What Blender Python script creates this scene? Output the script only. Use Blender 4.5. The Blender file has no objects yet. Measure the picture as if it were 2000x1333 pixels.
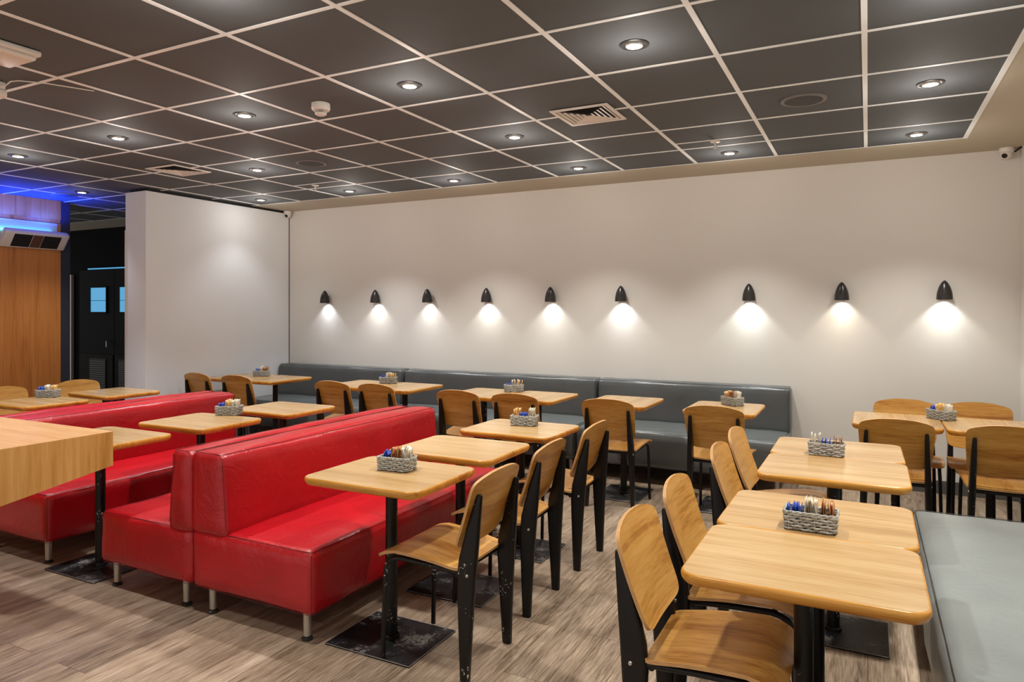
import bpy, bmesh, math, random
from math import sin, cos, pi, radians as R
from mathutils import Vector, Matrix, noise

# ------------------------------------------------------------------ camera, world, exposure
S = bpy.context.scene
COL = S.collection
cd = bpy.data.cameras.new('camera')
cam = bpy.data.objects.new('camera', cd)
COL.objects.link(cam)
cam.location = (0, 0, 1.444)
cam.rotation_euler = (pi / 2, 0, 0.4743)
cd.sensor_width = 36.0
cd.lens = 36.0 * 1353.3 / 2000
cd.shift_y = -(666.5 - 605.15) / 2000
cd.clip_start = 0.02
S.camera = cam
S.view_settings.view_transform = 'Standard'
S.view_settings.look = 'None'
S.view_settings.gamma = 1
S.view_settings.use_curve_mapping = False
S.view_settings.exposure = 0.53
S.cycles.max_bounces = 10
S.cycles.diffuse_bounces = 7
S.cycles.sample_clamp_indirect = 6
w = bpy.data.worlds.new('world')
S.world = w
w.use_nodes = True
w.node_tree.nodes['Background'].inputs[0].default_value = (1.0, 0.97, 0.94, 1)   # the open hall beyond the dining area
w.node_tree.nodes['Background'].inputs[1].default_value = 0.60

DOWNLIGHT_W = 66.0
CEIL_FILL_W = 2.3
SCONCE_W = 3.2
BLUE_W = 24.0

H_CEIL = 2.658
Y_BACK = 6.375
X_RIGHT = 1.02
X_LEFT = -6.375

# ------------------------------------------------------------------ helpers
rnd = random.Random(7)

def finish(name, bm, mats, parent=None, smooth=38):
    me = bpy.data.meshes.new(name)
    bmesh.ops.recalc_face_normals(bm, faces=bm.faces[:])
    bm.to_mesh(me)
    bm.free()
    if not isinstance(mats, (list, tuple)):
        mats = [mats]
    for m in mats:
        me.materials.append(m)
    if smooth:
        for p in me.polygons:
            p.use_smooth = True
        me.set_sharp_from_angle(angle=R(smooth))
    o = bpy.data.objects.new(name, me)
    COL.objects.link(o)
    if parent is not None:
        o.parent = parent
    return o

def tag(o, label=None, cat=None, group=None, kind=None):
    if label: o['label'] = label
    if cat: o['category'] = cat
    if group: o['group'] = group
    if kind: o['kind'] = kind
    return o

def thing(name, label, cat, loc=(0, 0, 0), rz=0, group=None):
    o = bpy.data.objects.new(name, None)
    o.empty_display_size = 0.1
    COL.objects.link(o)
    o.location = loc
    o.rotation_euler = (0, 0, rz)
    return tag(o, label, cat, group)

def dup(root, loc, rz, label=None, group=None):
    r = root.copy(); COL.objects.link(r)
    r.location = loc; r.rotation_euler = (0, 0, rz)
    if label: r['label'] = label
    if group: r['group'] = group
    for ch in root.children:
        c = ch.copy(); COL.objects.link(c); c.parent = r
        for g in ch.children:
            d = g.copy(); COL.objects.link(d); d.parent = c
    return r

def box(bm, x0, x1, y0, y1, z0, z1, bev=0, seg=2, M=None):
    r = bmesh.ops.create_cube(bm, size=1)
    vs = r['verts']
    T = Matrix.Translation(((x0 + x1) / 2, (y0 + y1) / 2, (z0 + z1) / 2)) @ Matrix.Diagonal((x1 - x0, y1 - y0, z1 - z0, 1))
    if M is not None: T = M @ T
    bmesh.ops.transform(bm, matrix=T, verts=vs)
    if bev:
        es = list({e for v in vs for e in v.link_edges})
        bmesh.ops.bevel(bm, geom=es, offset=bev, segments=seg, profile=0.5, affect='EDGES')

def quad(bm, pts, mi=0):
    f = bm.faces.new([bm.verts.new(p) for p in pts]); f.material_index = mi
    return f

def tube(bm, pts, r, n=10, closed=False, caps=True, mi=0):
    pts = [Vector(p) for p in pts]
    N = len(pts)
    rad = r if isinstance(r, (list, tuple)) else [r] * N
    rings = []
    prev = None
    for i, p in enumerate(pts):
        if closed:
            t = (pts[(i + 1) % N] - pts[i - 1]).normalized()
        else:
            t = (pts[min(i + 1, N - 1)] - pts[max(i - 1, 0)]).normalized()
        if prev is None:
            a = Vector((0, 0, 1)) if abs(t.z) < 0.9 else Vector((1, 0, 0))
            u = t.cross(a).normalized()
        else:
            u = (prev - t * prev.dot(t)).normalized()
        prev = u
        v = t.cross(u)
        rings.append([bm.verts.new(p + (u * cos(2 * pi * k / n) + v * sin(2 * pi * k / n)) * rad[i]) for k in range(n)])
    M = N if closed else N - 1
    for i in range(M):
        a, b = rings[i], rings[(i + 1) % N]
        for k in range(n):
            f = bm.faces.new((a[k], a[(k + 1) % n], b[(k + 1) % n], b[k])); f.material_index = mi
    if caps and not closed:
        bm.faces.new(rings[0][::-1]).material_index = mi
        bm.faces.new(rings[-1]).material_index = mi

def lathe(bm, prof, n=24, c=(0, 0, 0), axis='z', mi=0, M=None):
    rings = []
    for r, z in prof:
        if r < 1e-5:
            rings.append([bm.verts.new((c[0], c[1], c[2] + z))])
        else:
            rings.append([bm.verts.new((c[0] + r * cos(2 * pi * k / n), c[1] + r * sin(2 * pi * k / n), c[2] + z)) for k in range(n)])
    for a, b in zip(rings, rings[1:]):
        for k in range(n):
            q = [a[k % len(a)], a[(k + 1) % n % len(a)], b[(k + 1) % n % len(b)], b[k % len(b)]]
            q2 = []
            for v in q:
                if v not in q2: q2.append(v)
            if len(q2) > 2:
                bm.faces.new(q2).material_index = mi
    if M is not None:
        bmesh.ops.transform(bm, matrix=M, verts=[v for rg in rings for v in rg])
    return rings

def rrect(hx, hy, r, n=6):
    pts = []
    for cx, cy, a0 in ((hx - r, hy - r, 0), (-hx + r, hy - r, 90), (-hx + r, -hy + r, 180), (hx - r, -hy + r, 270)):
        for k in range(n + 1):
            a = R(a0 + 90 * k / n)
            pts.append((cx + r * cos(a), cy + r * sin(a)))
    return pts

def softbox(bm, dims, rad, cell=0.05, puff=0.0, wob=0.0, seed=0, shape=None, bulge=None):
    """rounded upholstered block, centre-bottom at the origin; shape(v) may taper it"""
    lx, ly, lz = dims
    nx, ny, nz = [max(4, int(round(d / cell))) for d in dims]
    verts = {}
    def ax(i, n, L):
        # denser near the borders
        t = i / n
        t = 0.5 - 0.5 * cos(pi * t) if n > 6 else t
        t = 0.55 * (i / n) + 0.45 * t
        return (t - 0.5) * L
    def gv(i, j, k):
        key = (i, j, k)
        if key in verts: return verts[key]
        p = Vector((ax(i, nx, lx), ax(j, ny, ly), ax(k, nz, lz)))
        core = Vector((max(-lx / 2 + rad, min(lx / 2 - rad, p.x)), max(-ly / 2 + rad, min(ly / 2 - rad, p.y)), max(-lz / 2 + rad, min(lz / 2 - rad, p.z))))
        d = p - core
        if d.length > 1e-9:
            d = d.normalized() * rad
        q = core + d
        u, v_, w_ = 2 * p.x / lx, 2 * p.y / ly, 2 * p.z / lz
        if puff:
            q.z += puff * max(0, w_) * (1 - u ** 4) * (1 - v_ ** 4)
            q.x += puff * 0.6 * (1 if u > 0 else -1) * (u ** 8) * (1 - w_ ** 4) * (1 - v_ ** 4)
            q.y += puff * 0.6 * (1 if v_ > 0 else -1) * (v_ ** 8) * (1 - w_ ** 4) * (1 - u ** 4)
        if wob:
            nv = noise.noise_vector(q * 5.0 + Vector((seed * 7.1, seed * 3.3, 0)))
            nv2 = noise.noise_vector(q * 14.0 + Vector((seed * 2.1, 0, seed)))
            q += nv * wob + nv2 * wob * 0.35
        if shape: q = shape(q)
        q.z += lz / 2
        verts[key] = bm.verts.new(q)
        return verts[key]
    def face(a, b, c, d):
        bm.faces.new((a, b, c, d))
    for i in range(nx):
        for j in range(ny):
            face(gv(i, j, 0), gv(i, j + 1, 0), gv(i + 1, j + 1, 0), gv(i + 1, j, 0))
            face(gv(i, j, nz), gv(i + 1, j, nz), gv(i + 1, j + 1, nz), gv(i, j + 1, nz))
    for i in range(nx):
        for k in range(nz):
            face(gv(i, 0, k), gv(i + 1, 0, k), gv(i + 1, 0, k + 1), gv(i, 0, k + 1))
            face(gv(i, ny, k), gv(i, ny, k + 1), gv(i + 1, ny, k + 1), gv(i + 1, ny, k))
    for j in range(ny):
        for k in range(nz):
            face(gv(0, j, k), gv(0, j, k + 1), gv(0, j + 1, k + 1), gv(0, j + 1, k))
            face(gv(nx, j, k), gv(nx, j + 1, k), gv(nx, j + 1, k + 1), gv(nx, j, k + 1))

# ------------------------------------------------------------------ materials
def lin(c):
    def f(v):
        v /= 255.0
        return v / 12.92 if v <= 0.04045 else ((v + 0.055) / 1.055) ** 2.4
    return (f(c[0]), f(c[1]), f(c[2]), 1)

class NT:
    def __init__(s, name, rough=0.5, metal=0, spec=0.5, coat=0):
        s.m = bpy.data.materials.new(name); s.m.use_nodes = True
        s.t = s.m.node_tree; s.b = s.t.nodes['Principled BSDF']
        s.b.inputs['Roughness'].default_value = rough
        s.b.inputs['Metallic'].default_value = metal
        s.b.inputs['Specular IOR Level'].default_value = spec
        s.b.inputs['Coat Weight'].default_value = coat
    def n(s, t, **k):
        o = s.t.nodes.new(t)
        for a, v in k.items(): setattr(o, a, v)
        return o
    def l(s, a, b): s.t.links.new(a, b)
    def coords(s, which='Object', scale=(1, 1, 1), rot=(0, 0, 0), rand=True):
        tc = s.n('ShaderNodeTexCoord'); mp = s.n('ShaderNodeMapping')
        src = tc.outputs[which]
        if rand:
            oi = s.n('ShaderNodeObjectInfo'); mu = s.n('ShaderNodeVectorMath', operation='MULTIPLY_ADD')
            cb = s.n('ShaderNodeCombineXYZ')
            m1 = s.n('ShaderNodeMath', operation='MULTIPLY'); m1.inputs[1].default_value = 37.0
            s.l(oi.outputs['Random'], m1.inputs[0])
            for i in range(3): s.l(m1.outputs[0], cb.inputs[i])
            mu.inputs[1].default_value = (1, 1.7, 0.6)
            s.l(cb.outputs[0], mu.inputs[0]); s.l(src, mu.inputs[2])
            src = mu.outputs[0]
        s.l(src, mp.inputs['Vector'])
        mp.inputs['Scale'].default_value = scale; mp.inputs['Rotation'].default_value = rot
        return mp.outputs[0]
    def noise(s, vec, scale=5, detail=4, rough=0.55, dist=0):
        o = s.n('ShaderNodeTexNoise'); o.inputs['Scale'].default_value = scale
        o.inputs['Detail'].default_value = detail; o.inputs['Roughness'].default_value = rough
        o.inputs['Distortion'].default_value = dist
        s.l(vec, o.inputs['Vector']); return o.outputs['Fac']
    def ramp(s, fac, stops):
        o = s.n('ShaderNodeValToRGB'); e = o.color_ramp.elements
        while len(e) < len(stops): e.new(0.5)
        for x, (p, c) in zip(e, stops): x.position = p; x.color = c if len(c) == 4 else (*c, 1)
        s.l(fac, o.inputs[0]); return o.outputs[0]
    def mix(s, fac, a, b, mode='MIX'):
        o = s.n('ShaderNodeMix', data_type='RGBA', blend_type=mode)
        for sock, v in ((o.inputs[0], fac), (o.inputs[6], a), (o.inputs[7], b)):
            if hasattr(v, 'is_linked') or hasattr(v, 'links'): s.l(v, sock)
            else: sock.default_value = v
        return o.outputs[2]
    def math(s, op, a, b):
        o = s.n('ShaderNodeMath', operation=op)
        for sock, v in ((o.inputs[0], a), (o.inputs[1], b)):
            if hasattr(v, 'links'): s.l(v, sock)
            else: sock.default_value = v
        return o.outputs[0]
    def color(s, c):
        if hasattr(c, 'links'): s.l(c, s.b.inputs['Base Color'])
        else: s.b.inputs['Base Color'].default_value = c
    def bump(s, h, strength=0.2, dist=0.01):
        o = s.n('ShaderNodeBump'); o.inputs['Strength'].default_value = strength; o.inputs['Distance'].default_value = dist
        s.l(h, o.inputs['Height']); s.l(o.outputs[0], s.b.inputs['Normal'])

def plain(name, c, rough=0.5, metal=0, spec=0.5, var=0.06, scale=6):
    t = NT(name, rough, metal, spec)
    v = t.coords(rand=True)
    f = t.noise(v, scale, 3)
    c = lin(c)
    t.color(t.ramp(f, [(0.3, tuple(x * (1 - var) for x in c[:3])), (0.7, tuple(min(1, x * (1 + var)) for x in c[:3]))]))
    return t.m

def emit(name, c, st):
    t = NT(name, 0.4)
    t.color((0.02, 0.02, 0.02, 1))
    t.b.inputs['Emission Color'].default_value = c
    t.b.inputs['Emission Strength'].default_value = st
    return t.m

def wood(name, dark, mid, light, axis='x', rough=0.35, fine=90, broad=7, stretch=0.06, rot=(0, 0, 0), coat=0, bump=0.03, rand=True, dist=0.6):
    t = NT(name, rough, coat=coat)
    i = 'xyz'.index(axis)
    s1 = [1, 1, 1]; s1[i] = stretch
    v = t.coords(scale=tuple(s1), rot=rot, rand=rand)
    a = t.noise(v, broad, 5, 0.6, dist)
    b = t.noise(v, fine, 4, 0.65, 0.2)
    f = t.math('ADD', t.math('MULTIPLY', a, 0.62), t.math('MULTIPLY', b, 0.38))
    t.color(t.ramp(f, [(0.36, lin(dark)), (0.48, lin(mid)), (0.62, lin(light))]))
    t.bump(b, bump, 0.004)
    return t.m

M = {}
M['laminate'] = wood('oak_laminate', (164, 128, 82), (187, 151, 102), (200, 169, 122), 'x', 0.22, 130, 14, 0.05, bump=0.012)
M['laminate'].node_tree.nodes['Principled BSDF'].inputs['Specular IOR Level'].default_value = 0.55
M['edge'] = wood('lacquered_edge', (164, 98, 26), (200, 138, 50), (218, 160, 76), 'x', 0.25, 60, 8, 0.08, bump=0.01)
M['ply'] = wood('oak_plywood_face', (148, 90, 26), (184, 129, 52), (203, 152, 76), 'y', 0.33, 110, 11, 0.07, bump=0.02, dist=1.1)
M['ply_diag'] = wood('oak_plywood_front', (154, 100, 36), (192, 139, 64), (209, 160, 88), 'y', 0.33, 110, 10, 0.07, rot=(R(38), 0, 0), bump=0.02, dist=1.4)
M['ply_seat'] = wood('oak_seat_face', (150, 96, 38), (188, 135, 64), (205, 156, 86), 'x', 0.33, 110, 10, 0.07, bump=0.02, dist=0.9)

M['ply_light'] = plain('pale_ply_layer', (222, 176, 118), 0.5, var=0.08, scale=40)
M['ply_dark'] = plain('dark_ply_layer', (150, 98, 50), 0.5, var=0.12, scale=40)

def black_paint(name, chips, thr=0.67):
    t = NT(name, 0.34, spec=0.32)
    v = t.coords(rand=True)
    a = t.noise(v, 9, 2); b = t.noise(v, 95, 3, 0.7)
    f = t.math('ADD', t.math('MULTIPLY', a, 0.5), t.math('MULTIPLY', b, 0.62))
    g = t.n('ShaderNodeNewGeometry')
    pt = t.math('MULTIPLY', t.math('SUBTRACT', g.outputs['Pointiness'], 0.5), 0.55)
    f = t.math('ADD', f, pt)
    if chips:
        t.color(t.ramp(f, [(thr, lin((15, 13, 13))), (thr + 0.012, lin((205, 200, 195)))]))
    else:
        t.color(t.ramp(b, [(0.3, lin((11, 10, 10))), (0.7, lin((20, 18, 18)))]))
    return t.m
M['black_worn'] = black_paint('worn_black_paint', True, 0.715)
M['black'] = black_paint('black_paint', False)

t = NT('worn_base_plate', 0.42, spec=0.3)
v = t.coords(rand=True)
a = t.noise(v, 7, 3, 0.6); b = t.noise(v, 70, 6, 0.75)
f = t.math('ADD', t.math('MULTIPLY', a, 0.55), t.math('MULTIPLY', b, 0.45))
t.color(t.ramp(f, [(0.46, lin((19, 19, 21))), (0.55, lin((40, 39, 42))), (0.60, lin((120, 116, 112)))]))
M['plate'] = t.m
M['plate_edge'] = plain('bare_steel_edge', (150, 145, 138), 0.4, 0.6)

def vinyl(name, c, rough, wrinkle=0.25):
    t = NT(name, rough, spec=0.6)
    v = t.coords(rand=True)
    a = t.noise(v, 3.0, 3, 0.5, 0.4)
    b = t.noise(v, 420, 2)
    big = t.noise(v, 9, 4, 0.6, 1.4)
    c = lin(c)
    t.color(t.ramp(a, [(0.3, tuple(x * 0.90 for x in c[:3])), (0.7, tuple(x * 1.10 for x in c[:3]))]))
    h = t.math('ADD', t.math('MULTIPLY', b, 0.04), big)
    t.bump(h, wrinkle, 0.012)
    return t.m
M['red'] = vinyl('red_leatherette', (172, 3, 20), 0.33, 0.42)
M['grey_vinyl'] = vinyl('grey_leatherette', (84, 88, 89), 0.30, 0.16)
M['grey_lit'] = vinyl('lit_grey_leatherette', (132, 139, 138), 0.34, 0.16)  # same grey vinyl, lighter: the downlight on the right bench put into the colour
M['grey_seat'] = vinyl('lit_seat_leatherette', (100, 106, 107), 0.28, 0.14)  # lighter copy of the backrest vinyl, the light on the seat tops painted in
M['red_seam'] = plain('dark_red_seam', (92, 8, 14), 0.6)
M['grey_seam'] = plain('dark_grey_seam', (46, 48, 50), 0.6)
M['steel'] = plain('brushed_steel', (190, 184, 174), 0.32, 0.75)
M['dark_foot'] = plain('dark_glide', (62, 58, 54), 0.4, 0.4)
M['chrome_cap'] = plain('bare_bolt', (200, 196, 190), 0.25, 0.9)

def wallmat(name, c, var=0.015):
    t = NT(name, 0.75, spec=0.25)
    v = t.coords(rand=False)
    a = t.noise(v, 1.3, 3); b = t.noise(v, 160, 3)
    c = lin(c)
    t.color(t.ramp(a, [(0.3, tuple(x * (1 - var) for x in c[:3])), (0.7, tuple(min(1, x * (1 + var)) for x in c[:3]))]))
    t.bump(b, 0.03, 0.002)
    return t.m
M['wall'] = wallmat('white_wall_paint', (222, 219, 213))
M['partition'] = wallmat('white_partition_paint', (236, 239, 242))
M['soffit'] = wallmat('beige_plasterboard', (186, 176, 158))
M['tile'] = wallmat('charcoal_ceiling_tile', (90, 93, 95), 0.05)
M['tbar'] = plain('white_ceiling_rail', (242, 244, 244), 0.5, var=0.02)
M['black_wall'] = plain('black_wall_paint', (11, 11, 13), 0.8, 0, 0.08)
M['black_door'] = plain('black_door_paint', (13, 14, 17), 0.7, 0, 0.1)
M['kick'] = plain('scuffed_brown_board', (26, 22, 20), 0.7, 0, 0.12, var=0.35, scale=9)
M['skirt'] = plain('grey_skirting', (84, 82, 80), 0.5)
M['wallwood'] = wood('orange_oak_panel', (166, 94, 32), (202, 124, 52), (216, 142, 68), 'z', 0.45, 45, 7, 0.05, rand=False)
M['counterwood'] = wood('oak_counter_face', (166, 110, 48), (198, 142, 74), (214, 164, 98), 'z', 0.4, 50, 9, 0.06, rand=False)
M['countertop'] = wood('oak_counter_top', (196, 140, 84), (219, 166, 110), (232, 186, 132), 'x', 0.38, 60, 10, 0.06, rand=False)
M['bluegrey'] = plain('blue_grey_post', (52, 54, 62), 0.5)
M['white_plastic'] = plain('white_plastic', (226, 220, 212), 0.4, var=0.02)
M['dark_hole'] = plain('dark_recess', (18, 17, 17), 0.7)
M['dark_grille'] = plain('dark_grille', (48, 45, 43), 0.6)
M['dark_ring'] = plain('dark_bezel', (70, 68, 68), 0.3, 0.6)
M['lens'] = emit('lamp_lens', (1.0, 0.97, 0.90, 1), 14)
M['sconce_lens'] = emit('sconce_bulb', (0.92, 0.97, 1.0, 1), 25)
M['cyan_pane'] = emit('lit_blue_glass', (0.07, 0.38, 0.68, 1), 0.62)
M['blue_tube'] = emit('blue_led_tube', (0.04, 0.36, 1.0, 1), 9)
M['sconce'] = plain('charcoal_lamp_shade', (50, 47, 46), 0.28, 0.3)
M['camera_black'] = plain('black_glass_dome', (10, 10, 10), 0.1)
M['basket'] = plain('grey_painted_wicker', (168, 168, 162), 0.6, var=0.3, scale=60)
M['liner'] = plain('dark_basket_inside', (44, 42, 38), 0.8)

def sachet_mat(name, c, c2, sc=60):
    t = NT(name, 0.45)
    v = t.coords(rand=True)
    f = t.noise(v, sc, 2)
    t.color(t.ramp(f, [(0.52, lin(c)), (0.60, lin(c2))]))
    return t.m
M['s_blue'] = sachet_mat('blue_paper', (22, 56, 158), (70, 110, 200))
M['s_white'] = sachet_mat('white_paper', (226, 218, 202), (196, 176, 140))
M['s_brown'] = sachet_mat('brown_paper', (158, 88, 38), (222, 180, 120))
M['s_yellow'] = sachet_mat('tan_paper', (226, 176, 96), (236, 222, 190))

# floor: vinyl planks that run along Y
t = NT('grey_brown_plank', 0.34, spec=0.5)
tc = t.n('ShaderNodeTexCoord')
mp = t.n('ShaderNodeMapping'); mp.inputs['Rotation'].default_value = (0, 0, pi / 2)
t.l(tc.outputs['Object'], mp.inputs['Vector'])
br = t.n('ShaderNodeTexBrick'); br.offset = 0.37
br.inputs['Scale'].default_value = 1; br.inputs['Brick Width'].default_value = 1.22; br.inputs['Row Height'].default_value = 0.184
br.inputs['Mortar Size'].default_value = 0.0012; br.inputs['Mortar Smooth'].default_value = 0.2; br.inputs['Bias'].default_value = 0
br.inputs['Color1'].default_value = (0, 0, 0, 1); br.inputs['Color2'].default_value = (1, 1, 1, 1); br.inputs['Mortar'].default_value = (0.5, 0.5, 0.5, 1)
t.l(mp.outputs[0], br.inputs['Vector'])
off = t.n('ShaderNodeVectorMath', operation='MULTIPLY_ADD'); off.inputs[1].default_value = (9, 9, 9)
t.l(br.outputs['Color'], off.inputs[0]); t.l(tc.outputs['Object'], off.inputs[2])
m2 = t.n('ShaderNodeMapping'); m2.inputs['Scale'].default_value = (1, 0.05, 1)
t.l(off.outputs[0], m2.inputs['Vector'])
a = t.noise(m2.outputs[0], 14, 5, 0.62, 0.7); b = t.noise(m2.outputs[0], 150, 4, 0.7, 0.1); c3 = t.noise(m2.outputs[0], 2.4, 2)
f = t.math('ADD', t.math('ADD', t.math('MULTIPLY', a, 0.34), t.math('MULTIPLY', b, 0.50)), t.math('MULTIPLY', c3, 0.16))
colr = t.ramp(f, [(0.37, lin((76, 63, 52))), (0.465, lin((138, 120, 101))), (0.54, lin((164, 146, 126))), (0.66, lin((196, 180, 160)))])
pl = t.ramp(br.outputs['Color'], [(0.0, (0.82, 0.80, 0.79)), (1.0, (1.08, 1.06, 1.04))])
colr = t.mix(1.0, colr, pl, 'MULTIPLY')
colr = t.mix(br.outputs['Fac'], colr, lin((84, 70, 60)))
t.color(colr)
t.bump(t.math('SUBTRACT', t.math('MULTIPLY', b, 0.5), br.outputs['Fac']), 0.12, 0.003)
rr = t.n('ShaderNodeMapRange'); rr.inputs[3].default_value = 0.26; rr.inputs[4].default_value = 0.46
t.l(b, rr.inputs[0]); t.l(rr.outputs[0], t.b.inputs['Roughness'])
M['floor'] = t.m

# ------------------------------------------------------------------ the setting
def structure(name, bm, m, label=None, smooth=0):
    o = finish(name, bm, m, None, smooth)
    o['kind'] = 'structure'
    if label: o['label'] = label; o['category'] = 'building part'
    return o

FY0 = -3.2
bm = bmesh.new(); box(bm, -13, X_RIGHT + 0.2, FY0, 6.6, -0.08, 0)
structure('floor', bm, M['floor'], 'grey-brown wood-look plank floor of the dining room')
bm = bmesh.new(); box(bm, -13, X_RIGHT + 0.2, FY0, 5.81, H_CEIL, H_CEIL + 0.06)
structure('ceiling', bm, M['tile'], 'charcoal square ceiling tiles above the dining room')
bm = bmesh.new(); box(bm, -13, X_RIGHT, 5.81, 6.42, H_CEIL - 0.002, H_CEIL + 0.06)
box(bm, 0.622, X_RIGHT, FY0, 5.81, H_CEIL - 0.002, H_CEIL + 0.06)
structure('trim_1', bm, M['soffit'], 'plain beige plasterboard border around the tiled ceiling')
# white rails: 24 mm bars on a 625 mm grid
bm = bmesh.new()
GX0, GY0, P = -0.013, 3.388, 0.625
zb0, zb1 = H_CEIL - 0.004, H_CEIL + 0.001
i = 0
xs = [GX0 - P * k for k in range(0, 21)]
ys = [GY0 + P * k for k in range(-10, 4)]
for x in xs: box(bm, x - 0.012, x + 0.012, FY0, 5.81, zb0, zb1)
for y in ys: box(bm, -13, 0.6, y - 0.010, y + 0.010, zb0 + 0.0005, zb1)
box(bm, 0.598, 0.626, FY0, 5.815, zb0 - 0.001, zb1)
box(bm, -13, 0.6, 5.806, 5.813, zb0 + 0.001, zb1)
for k in (1, 7): box(bm, xs[k + 1], xs[k], 5.055, 5.070, zb0 + 0.0005, zb1)
structure('trim_2', bm, M['tbar'], 'white grid of rails between the dark ceiling tiles')

bm = bmesh.new(); box(bm, -6.7, X_RIGHT + 0.2, Y_BACK, Y_BACK + 0.2, 0, H_CEIL)
structure('wall_back', bm, M['wall'], 'long white back wall behind the row of lamps')
bm = bmesh.new(); box(bm, X_RIGHT, X_RIGHT + 0.2, FY0, Y_BACK, 0, H_CEIL)
structure('wall_right', bm, M['wall'], 'white wall at the right-hand end of the room')
bm = bmesh.new(); box(bm, -6.694, X_LEFT, 4.459, Y_BACK, 0, 2.628, 0.002, 1)
structure('wall_left', bm, M['partition'], 'white partition closing the left end of the back wall')
bm = bmesh.new(); box(bm, -6.66, X_LEFT - 0.02, 4.49, Y_BACK, 2.628, H_CEIL)
structure('trim_3', bm, M['dark_hole'], 'dark shadow gap above the white partition')
bm = bmesh.new(); box(bm, X_LEFT, X_LEFT + 0.006, Y_BACK - 0.006, Y_BACK, 0.78, 2.628)
structure('trim_4', bm, M['dark_hole'], 'thin dark joint in the corner of partition and back wall')
bm = bmesh.new(); box(bm, -6.70, -6.694, 4.455, 4.475, 0, 2.25); box(bm, -6.676, -6.670, 4.4565, 4.46, 0, 2.22)
structure('trim_5', bm, M['white_plastic'], 'slim white edge strip on the end of the partition')
bm = bmesh.new(); box(bm, -13, -6.7, 6.40, 6.6, 0, H_CEIL)
structure('wall_passage', bm, M['black_wall'], 'black wall at the end of the dark passage')
bm = bmesh.new(); box(bm, -0.55, X_RIGHT, Y_BACK - 0.014, Y_BACK, 0, 0.10)
structure('baseboard_back', bm, M['skirt'], 'dark grey skirting along the back wall')
bm = bmesh.new(); box(bm, X_RIGHT - 0.014, X_RIGHT, FY0, Y_BACK - 0.014, 0, 0.10)
structure('baseboard_right', bm, M['skirt'], 'dark grey skirting along the right wall')
# panelled wall on the far left, its upper board standing proud of the lower one
bm = bmesh.new(); box(bm, -8.40, -8.05, FY0, 4.60, 0, 2.405)
box(bm, -8.40, -8.062, FY0, 4.60, 2.41, H_CEIL)
structure('wall_panelled', bm, M['wallwood'], 'orange oak panelled wall at the far left')
bm = bmesh.new(); box(bm, -8.062, -8.035, FY0, 4.595, 2.448, H_CEIL - 0.001)
structure('trim_6', bm, M['wallwood'], 'upper oak fascia board under the ceiling at the far left')
bm = bmesh.new(); box(bm, -8.052, -8.046, 3.0, 4.56, 2.27, 2.402)
structure('trim_9', bm, M['white_plastic'], 'pale strip behind the wall heater, lit blue')
bm = bmesh.new(); box(bm, -8.40, -8.045, 4.60, 4.70, 0, H_CEIL)
structure('trim_7', bm, M['bluegrey'], 'dark blue-grey post beside the oak panelled wall')
bm = bmesh.new(); box(bm, -10.95, -10.86, 6.36, 6.40, 0, 1.98)
structure('trim_8', bm, M['white_plastic'], 'pale vertical strip beside the black doors')

def door(n, x0, x1, px0, px1):
    bm = bmesh.new(); box(bm, x0, x1, 6.365, 6.40, 0.005, 2.04, 0.003, 1)
    d = structure('door_%d' % n, bm, M['black_door'], 'black swing door with a blue-lit square pane, %s leaf' % ('left' if n == 1 else 'right'))
    bm = bmesh.new(); box(bm, px0, px1, 6.355, 6.37, 1.41, 1.77)
    finish('pane', bm, M['cyan_pane'], d, 0)
    bm = bmesh.new()
    for a in ((px0 - 0.02, px0, 1.39, 1.79), (px1, px1 + 0.02, 1.39, 1.79), (px0, px1, 1.39, 1.41), (px0, px1, 1.77, 1.79), (px0, px1, 1.575, 1.581)):
        box(bm, a[0], a[1], 6.348, 6.366, a[2], a[3])
    finish('pane_frame', bm, M['black_door'], d, 0)
    bm = bmesh.new(); box(bm, x0 + 0.02, x1 - 0.02, 6.352, 6.366, 0.02, 0.78, 0.002, 1)
    finish('kick_panel', bm, M['kick'], d, 0)
    bm = bmesh.new(); box(bm, px0 - 0.01, px1 + 0.01, 6.343, 6.353, 0.16, 0.72)
    g = finish('vent', bm, M['dark_hole'], d, 0)
    bm = bmesh.new()
    z = 0.19
    while z < 0.70:
        box(bm, px0, px1, 6.335, 6.339, z, z + 0.014, M=None); z += 0.032
    finish('louvre', bm, M['bluegrey'], g, 0)
    bm = bmesh.new(); tube(bm, [(x1 - 0.10, 6.36, 0.98), (x1 - 0.10, 6.31, 0.98), (x1 - 0.10, 6.31, 0.90)], 0.010, 8)
    finish('handle', bm, M['steel'], d)
    return d
door(1, -10.66, -9.81, -10.36, -9.99)
door(2, -9.805, -8.96, -9.67, -9.30)
bm = bmesh.new(); box(bm, -10.42, -9.25, 6.345, 6.365, 2.045, 2.062)
o = finish('light_strip', bm, M['cyan_pane'], None, 0); tag(o, 'thin pale blue light strip above the black doors', 'light strip')

# ------------------------------------------------------------------ benches
LEGPROF = [(0, 0.0), (0.024, 0.0), (0.025, 0.008), (0.018, 0.013), (0.012, 0.015)]
def bench_legs(root, pts, z1):
    for x, y in pts:
        bm = bmesh.new(); lathe(bm, [(0.0165, 0.018), (0.0185, z1)], 16, (x, y, 0))
        lg = finish('leg', bm, M['steel'], root)
        bm = bmesh.new(); lathe(bm, LEGPROF + [(0.012, 0.020)], 16, (x, y, 0))
        finish('glide', bm, M['dark_foot'], lg)

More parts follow.
